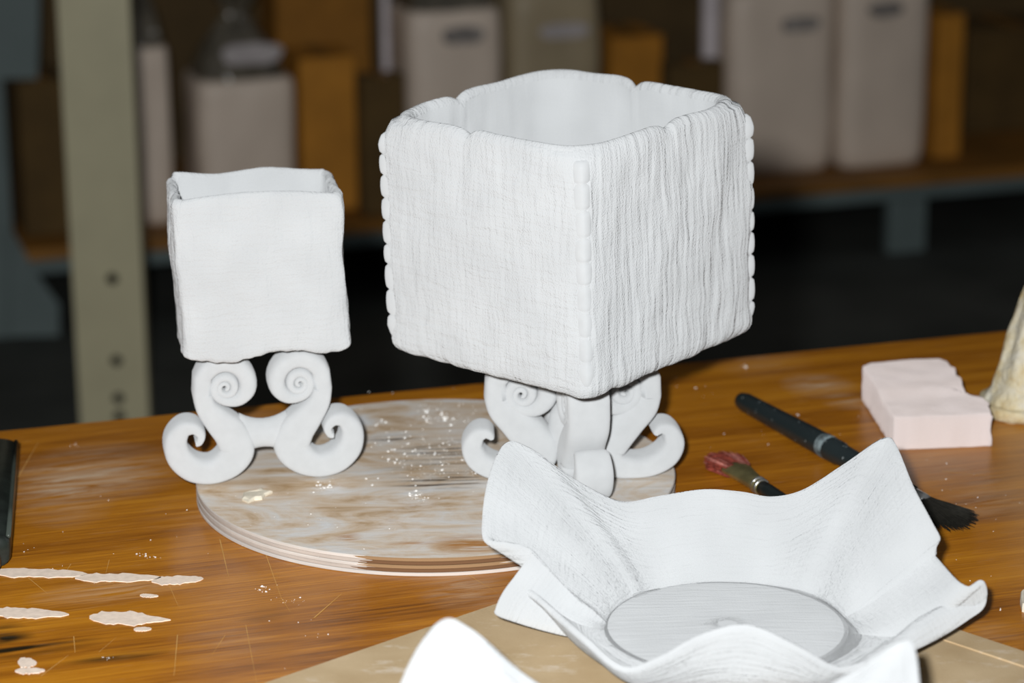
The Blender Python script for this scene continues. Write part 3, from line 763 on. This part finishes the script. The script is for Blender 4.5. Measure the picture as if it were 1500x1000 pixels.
crumbs([(110, 651, 1.5, 1, 6, .0035), (103, 653, 1, 1, 2, .002), (1090, 536, 2, 1, 5, .003), (1168, 608, 1, 1, 2, .0012), (1465, 892, 1, 1, 3, .0022), (210, 815, 8, 3, 12, .0014), (390, 864, 12, 3, 14, .0016), (430, 880, 15, 4, 14, .0012), (445, 928, 25, 20, 9, .0012), (1110, 640, 40, 30, 12, .001), (1340, 690, 60, 40, 14, .001), (155, 962, 6, 2, 10, .0012), (100, 790, 60, 40, 14, .0008), (1430, 770, 40, 60, 14, .001), (1020, 560, 30, 15, 8, .001)],
       0, 6, 'white clay crumbs scattered over the orange table top')

# ------------------------------------------------------------------ near steel upright
M_POST = plain('olive_grey_enamel', (0.39, 0.355, 0.225), 0.5, 0.06, 12, 0.1, spec=0.35)
PP = onplane(152, 300, Vector((0, 3.9, 0)), Vector((0, 1, 0))); KP = kpx(PP); PW = 103 * KP
post = empty('rack_upright', (PP.x, PP.y, 0), R(4), 'tall olive grey steel upright with round holes, behind the left end of the table', 'rack post')
def plate(name, w, h, holes, th, parent, m):
    cu = bpy.data.curves.new(name, 'CURVE'); cu.dimensions = '2D'; cu.fill_mode = 'BOTH'; cu.extrude = th / 2
    def sp(pts):
        s = cu.splines.new('POLY'); s.points.add(len(pts) - 1)
        for q, p in zip(s.points, pts): q.co = (p[0], p[1], 0, 1)
        s.use_cyclic_u = True
    sp([(-w / 2, 0), (w / 2, 0), (w / 2, h), (-w / 2, h)])
    for x, z, r in holes: sp([(x + r * math.cos(2 * math.pi * q / 18), z + r * math.sin(2 * math.pi * q / 18)) for q in range(18)])
    tmp = bpy.data.objects.new(name, cu); me = bpy.data.meshes.new_from_object(tmp); bpy.data.objects.remove(tmp); bpy.data.curves.remove(cu)
    me.transform(Matrix.Rotation(R(90), 4, 'X')); me.materials.clear(); return link(name, me, m, parent, False)
zs = [onplane(x, y, PP, Vector((0, 1, 0))).z for x, y in ((160, 408), (165, 528), (166, 583), (168, 609))]
holes = [(0.007, z, .0088) for z in zs]
plate('front_flange', PW, 2.1, holes, .004, post, M_POST)
box('side_flange', .004, .07, 2.1, M_POST, post, (PW / 2 - .002, .037, 0))
box('foot_plate', PW * 1.3, .09, .005, M_POST, post, (0, .02, 0))

# ------------------------------------------------------------------ storage rack far behind, with bags of clay and boxes on its bottom shelf
M_STEELB = plain('blue_grey_enamel', (0.105, 0.135, 0.13), 0.5, 0.1, 8, 0.1)
M_SHELF = plain('orange_brown_shelf_board', (0.22, 0.095, 0.014), 0.6, 0.2, 9)
M_BACK = plain('dark_brown_board', (0.085, 0.052, 0.018), 0.8, 0.25, 7)
def fz(x, y, s): return hit(x, y, s).z
ZS0 = fz(1332, 293, 0); ZS1 = ZS0 + .045
rack = empty('storage_rack', (FL.x, FL.y, 0), YAW, 'low storage rack with a brown shelf and blue grey steel legs, far behind the table', 'rack')
def rl(x, y, s): p = hit(x, y, s) - FL; return (p.dot(E), p.z)
RX0, RX1, RD = -0.35, 2.5, 0.62
def rb_(name, x0, x1, s0, s1, z0, z1, m): return box(name, x1 - x0, s1 - s0, z1 - z0, m, rack, ((x0 + x1) / 2, (s0 + s1) / 2, z0), .003)
rb_('front_beam', RX0, RX1, 0, .03, ZS0, ZS0 + .025, M_STEELB)
rb_('rear_beam', RX0, RX1, RD - .03, RD, ZS0, ZS0 + .025, M_STEELB)
rb_('shelf_board', RX0, RX1, 0, RD, ZS0 + .025, ZS1, M_SHELF)
rb_('back_panel', RX0, RX1, RD, RD + .012, ZS0, 1.25, M_BACK)
xr0, xr1 = rl(1303, 340, 0)[0], rl(1358, 340, 0)[0]
rb_('leg', xr0, xr1, 0.002, .03, 0, ZS0, M_STEELB)
rb_('leg', xr0, xr1, RD - .03, RD - .002, 0, ZS0, M_STEELB)
xl0, xl1 = rl(-25, 400, 0)[0], rl(22, 400, 0)[0]
rb_('upright', xl0, xl1, -.012, -.002, 0, 1.5, M_STEELB)
rb_('upright', xl0, xl1, RD + .014, RD + .03, 0, 1.5, M_STEELB)
rb_('upright', RX1 - .06, RX1, -.012, -.002, 0, 1.5, M_STEELB)
pts = [rl(12, 330, 0), rl(12, 488, 0), rl(84, 488, 0), rl(84, 440, 0), rl(50, 395, 0), rl(22, 345, 0)]
def vplate(name, pts, s0, s1, m, parent):
    n = len(pts); A_ = sum(pts[i - 1][0] * pts[i][1] - pts[i][0] * pts[i - 1][1] for i in range(n))
    if A_ < 0: pts = pts[::-1]
    rows = [[(x, s0, z) for x, z in pts], [(x, s1, z) for x, z in pts]]
    return grid(name, rows, m, parent, caps=(True, True), smooth=False)
pts = [(x, max(z, 0.0)) for x, z in pts]
vplate('gusset', pts, -.024, -.014, M_STEELB, rack)
pts = [rl(-20, -60, 0), rl(-20, 112, 0), rl(52, 112, 0), rl(54, 60, 0), rl(56, -60, 0)]
vplate('gusset', pts, -.024, -.014, M_STEELB, rack)

M_BAG = plain('pale_clay_in_plastic', (0.66, 0.545, 0.44), 0.5, 0.06, 10, 0.3, .003, 0.4)
M_BAG2 = plain('olive_grey_clay_in_plastic', (0.34, 0.27, 0.165), 0.5, 0.12, 10, 0.3, .003, 0.4)
M_FILM = plain('crumpled_dark_film', (0.10, 0.085, 0.06), 0.2, 0.5, 22, 0.9, .012, 0.8)
M_LABEL = plain('grey_paper_label', (0.40, 0.36, 0.35), 0.6, 0.2, 30)
M_PRINT = plain('faded_grey_print', (0.24, 0.215, 0.195), 0.7, 0.5, 35)
def bag(x0, x1, ytop, s, m, label, film=True, mark=None, lab=None, dep=.17, seed=0, ybot=None, drop=0.0):
    yr = 200
    L_, R_ = hit(x0, yr, s), hit(x1, yr, s); w = (R_ - L_).length; mid = (L_ + R_) / 2
    zt = fz((x0 + x1) / 2, ytop, s)
    o = empty('clay_bag', (mid.x + N.x * dep / 2, mid.y + N.y * dep / 2, ZS1), YAW, label, 'bag', 'bags of clay on the far rack')
    H = zt - ZS1; rows = []
    def ring(sx, z, n=40, e=7, jit=.004):
        out = []
        for q in range(n):
            a = 2 * math.pi * (q + .5) / n; c_, s_ = math.cos(a), math.sin(a); g = (abs(c_) ** e + abs(s_) ** e) ** (-1 / e)
            jj = 1 + jit / .08 * noise.noise(Vector((c_ * 2 + seed, s_ * 2, z * 9)))
            out.append((g * c_ * w / 2 * sx * jj, g * s_ * dep / 2 * sx * jj, z))
        return out
    rows = [ring(.90, 0), ring(.97, .008), ring(1, .03)] + [ring(1, H * q / 8) for q in range(1, 8)] + [ring(.99, H - .012), ring(.95, H - .003), ring(.86, H)]
    grid('clay_block', rows, m, o, caps=(True, True))
    if film:
        n = 64; rows = []
        for f, sx, z in ((0, .93, H - .012), (.2, .80, H + .02), (.4, .62, H + .05), (.6, .40, H + .08), (.75, .22, H + .10), (.85, .18, H + .115), (1, .42, H + .15), (1.1, .5, H + .165)):
            row = []
            for q in range(n):
                a = 2 * math.pi * q / n; c_, s_ = math.cos(a), math.sin(a); e = 4; g = (abs(c_) ** e + abs(s_) ** e) ** (-1 / e)
                g *= 1 + (.20 * f) * math.sin(q * 13 * 2 * math.pi / n * 1.0 + seed) + .12 * f * noise.noise(Vector((c_ * 5, s_ * 5, f * 5 + seed)))
                row.append((g * c_ * w / 2 * sx, g * s_ * dep / 2 * sx, z + .006 * noise.noise(Vector((c_ * 3, s_ * 3, f * 9 + seed)))))
            rows.append(row)
        grid('gathered_film', rows, M_FILM, o, caps=(False, True))
    for it, mm, nm in ((mark, M_PRINT, 'printed_mark'), (lab, M_LABEL, 'paper_label')):
        if it:
            a, b, c_, d_ = it
            p0, p1 = hit(a, d_, s) - mid, hit(b, c_, s) - mid
            X0, X1 = p0.dot(E), p1.dot(E); Z0, Z1 = hit(a, d_, s).z - ZS1, hit(a, c_, s).z - ZS1
            off = -dep / 2 - .005
            k = 26; pts = []
            for q in range(k):
                A_ = 2 * math.pi * q / k; e = 3.0; g = (abs(math.cos(A_)) ** e + abs(math.sin(A_)) ** e) ** (-1 / e) * (1 + .12 * noise.noise(Vector((math.cos(A_) * 2, math.sin(A_) * 2, seed))))
                pts.append(((X0 + X1) / 2 + g * math.cos(A_) * (X1 - X0) / 2, (Z0 + Z1) / 2 + g * math.sin(A_) * (Z1 - Z0) / 2))
            vplate(nm, pts, off, off + .008, mm, o)
    return o
bag(198, 254, 70, .10, M_BAG, 'narrow pale clay bag just right of the steel upright', True, seed=1)
bag(292, 437, 118, .08, M_BAG, 'pale clay bag with dark crumpled top above the small vase', True, lab=(326, 412, 66, 96), seed=2)
bag(602, 741, 16, .10, M_BAG, 'pale clay bag with a dark print, behind the left rim of the big vase', True, mark=(648, 708, 40, 66), seed=3)
bag(748, 884, -15, .13, M_BAG2, 'olive grey clay bag with a pale label, behind the top of the big vase', True, lab=(790, 862, 36, 58), seed=4)
bag(1070, 1224, -12, .10, M_BAG, 'pale clay bag partly in shadow, just right of the big vase', True, mark=(1145, 1200, 26, 48), seed=5)
bag(1232, 1360, -30, .09, M_BAG, 'pale clay bag standing rightmost on the far rack', True, mark=(1272, 1322, 4, 26), seed=6)

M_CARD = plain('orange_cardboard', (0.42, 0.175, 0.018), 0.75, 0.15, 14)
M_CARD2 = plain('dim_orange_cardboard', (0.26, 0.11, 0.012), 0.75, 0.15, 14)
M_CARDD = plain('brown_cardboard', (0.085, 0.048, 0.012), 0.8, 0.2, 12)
M_TAPE = plain('brown_parcel_tape', (0.22, 0.10, 0.02), 0.4, 0.1, 14)
def carton(x0, x1, ytop, s, m, label, dep=.16, zbase=None):
    L_, R_ = hit(x0, 150, s), hit(x1, 150, s); w = (R_ - L_).length; mid = (L_ + R_) / 2
    z0 = ZS1 if zbase is None else zbase; H = fz((x0 + x1) / 2, ytop, s) - z0
    o = empty('carton', (mid.x + N.x * dep / 2, mid.y + N.y * dep / 2, z0), YAW, label, 'box', 'cartons on the far rack')
    box('carton_body', w, dep, H - .003, m, o, (0, 0, 0), .004)
    box('flap', w, dep / 2 - .002, .003, m, o, (0, -dep / 4, H - .003)); box('flap', w, dep / 2 - .002, .003, m, o, (0, dep / 4, H - .003))
    box('tape', min(.04, w * .3), dep + .002, .001, M_TAPE, o, (0, 0, H))
    return o
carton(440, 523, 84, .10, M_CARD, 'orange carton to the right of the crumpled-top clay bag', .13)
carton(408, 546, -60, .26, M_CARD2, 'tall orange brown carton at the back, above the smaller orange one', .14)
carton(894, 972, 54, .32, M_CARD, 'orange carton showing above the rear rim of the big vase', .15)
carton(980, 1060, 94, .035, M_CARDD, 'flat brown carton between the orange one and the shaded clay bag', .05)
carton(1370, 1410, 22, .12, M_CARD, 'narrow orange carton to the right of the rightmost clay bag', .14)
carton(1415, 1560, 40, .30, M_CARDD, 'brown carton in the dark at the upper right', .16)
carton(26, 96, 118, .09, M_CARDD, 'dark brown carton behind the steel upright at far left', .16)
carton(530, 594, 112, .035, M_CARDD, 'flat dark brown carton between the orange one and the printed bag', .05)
M_TUBE = plain('pale_paper_tube', (0.62, 0.55, 0.55), 0.7, 0.1, 20)
def roll(x, ybot, w, s, label):
    p = hit(x, ybot, s); z = ZS1; r = kpx(p) * w / 2
    o = empty('paper_roll', (p.x, p.y, ZS1), 0, label, 'roll', 'paper rolls on the far rack')
    top = fz(x, -60, s)
    tube('rolled_sheet', [(0, 0, 0), (0, 0, (top - z) * .5), (0, 0, top - z)], [r, r * 1.02, r], M_TUBE, o, 16)
    tube('core', [(0, 0, top - z - .02), (0, 0, top - z + .006)], [r * .5, r * .5], M_CARDD, o, 12)
roll(1040, 88, 26, .115, 'pale upright paper roll left of the shaded clay bag')
roll(566, 100, 13, .115, 'thin pale paper roll left of the printed clay bag')
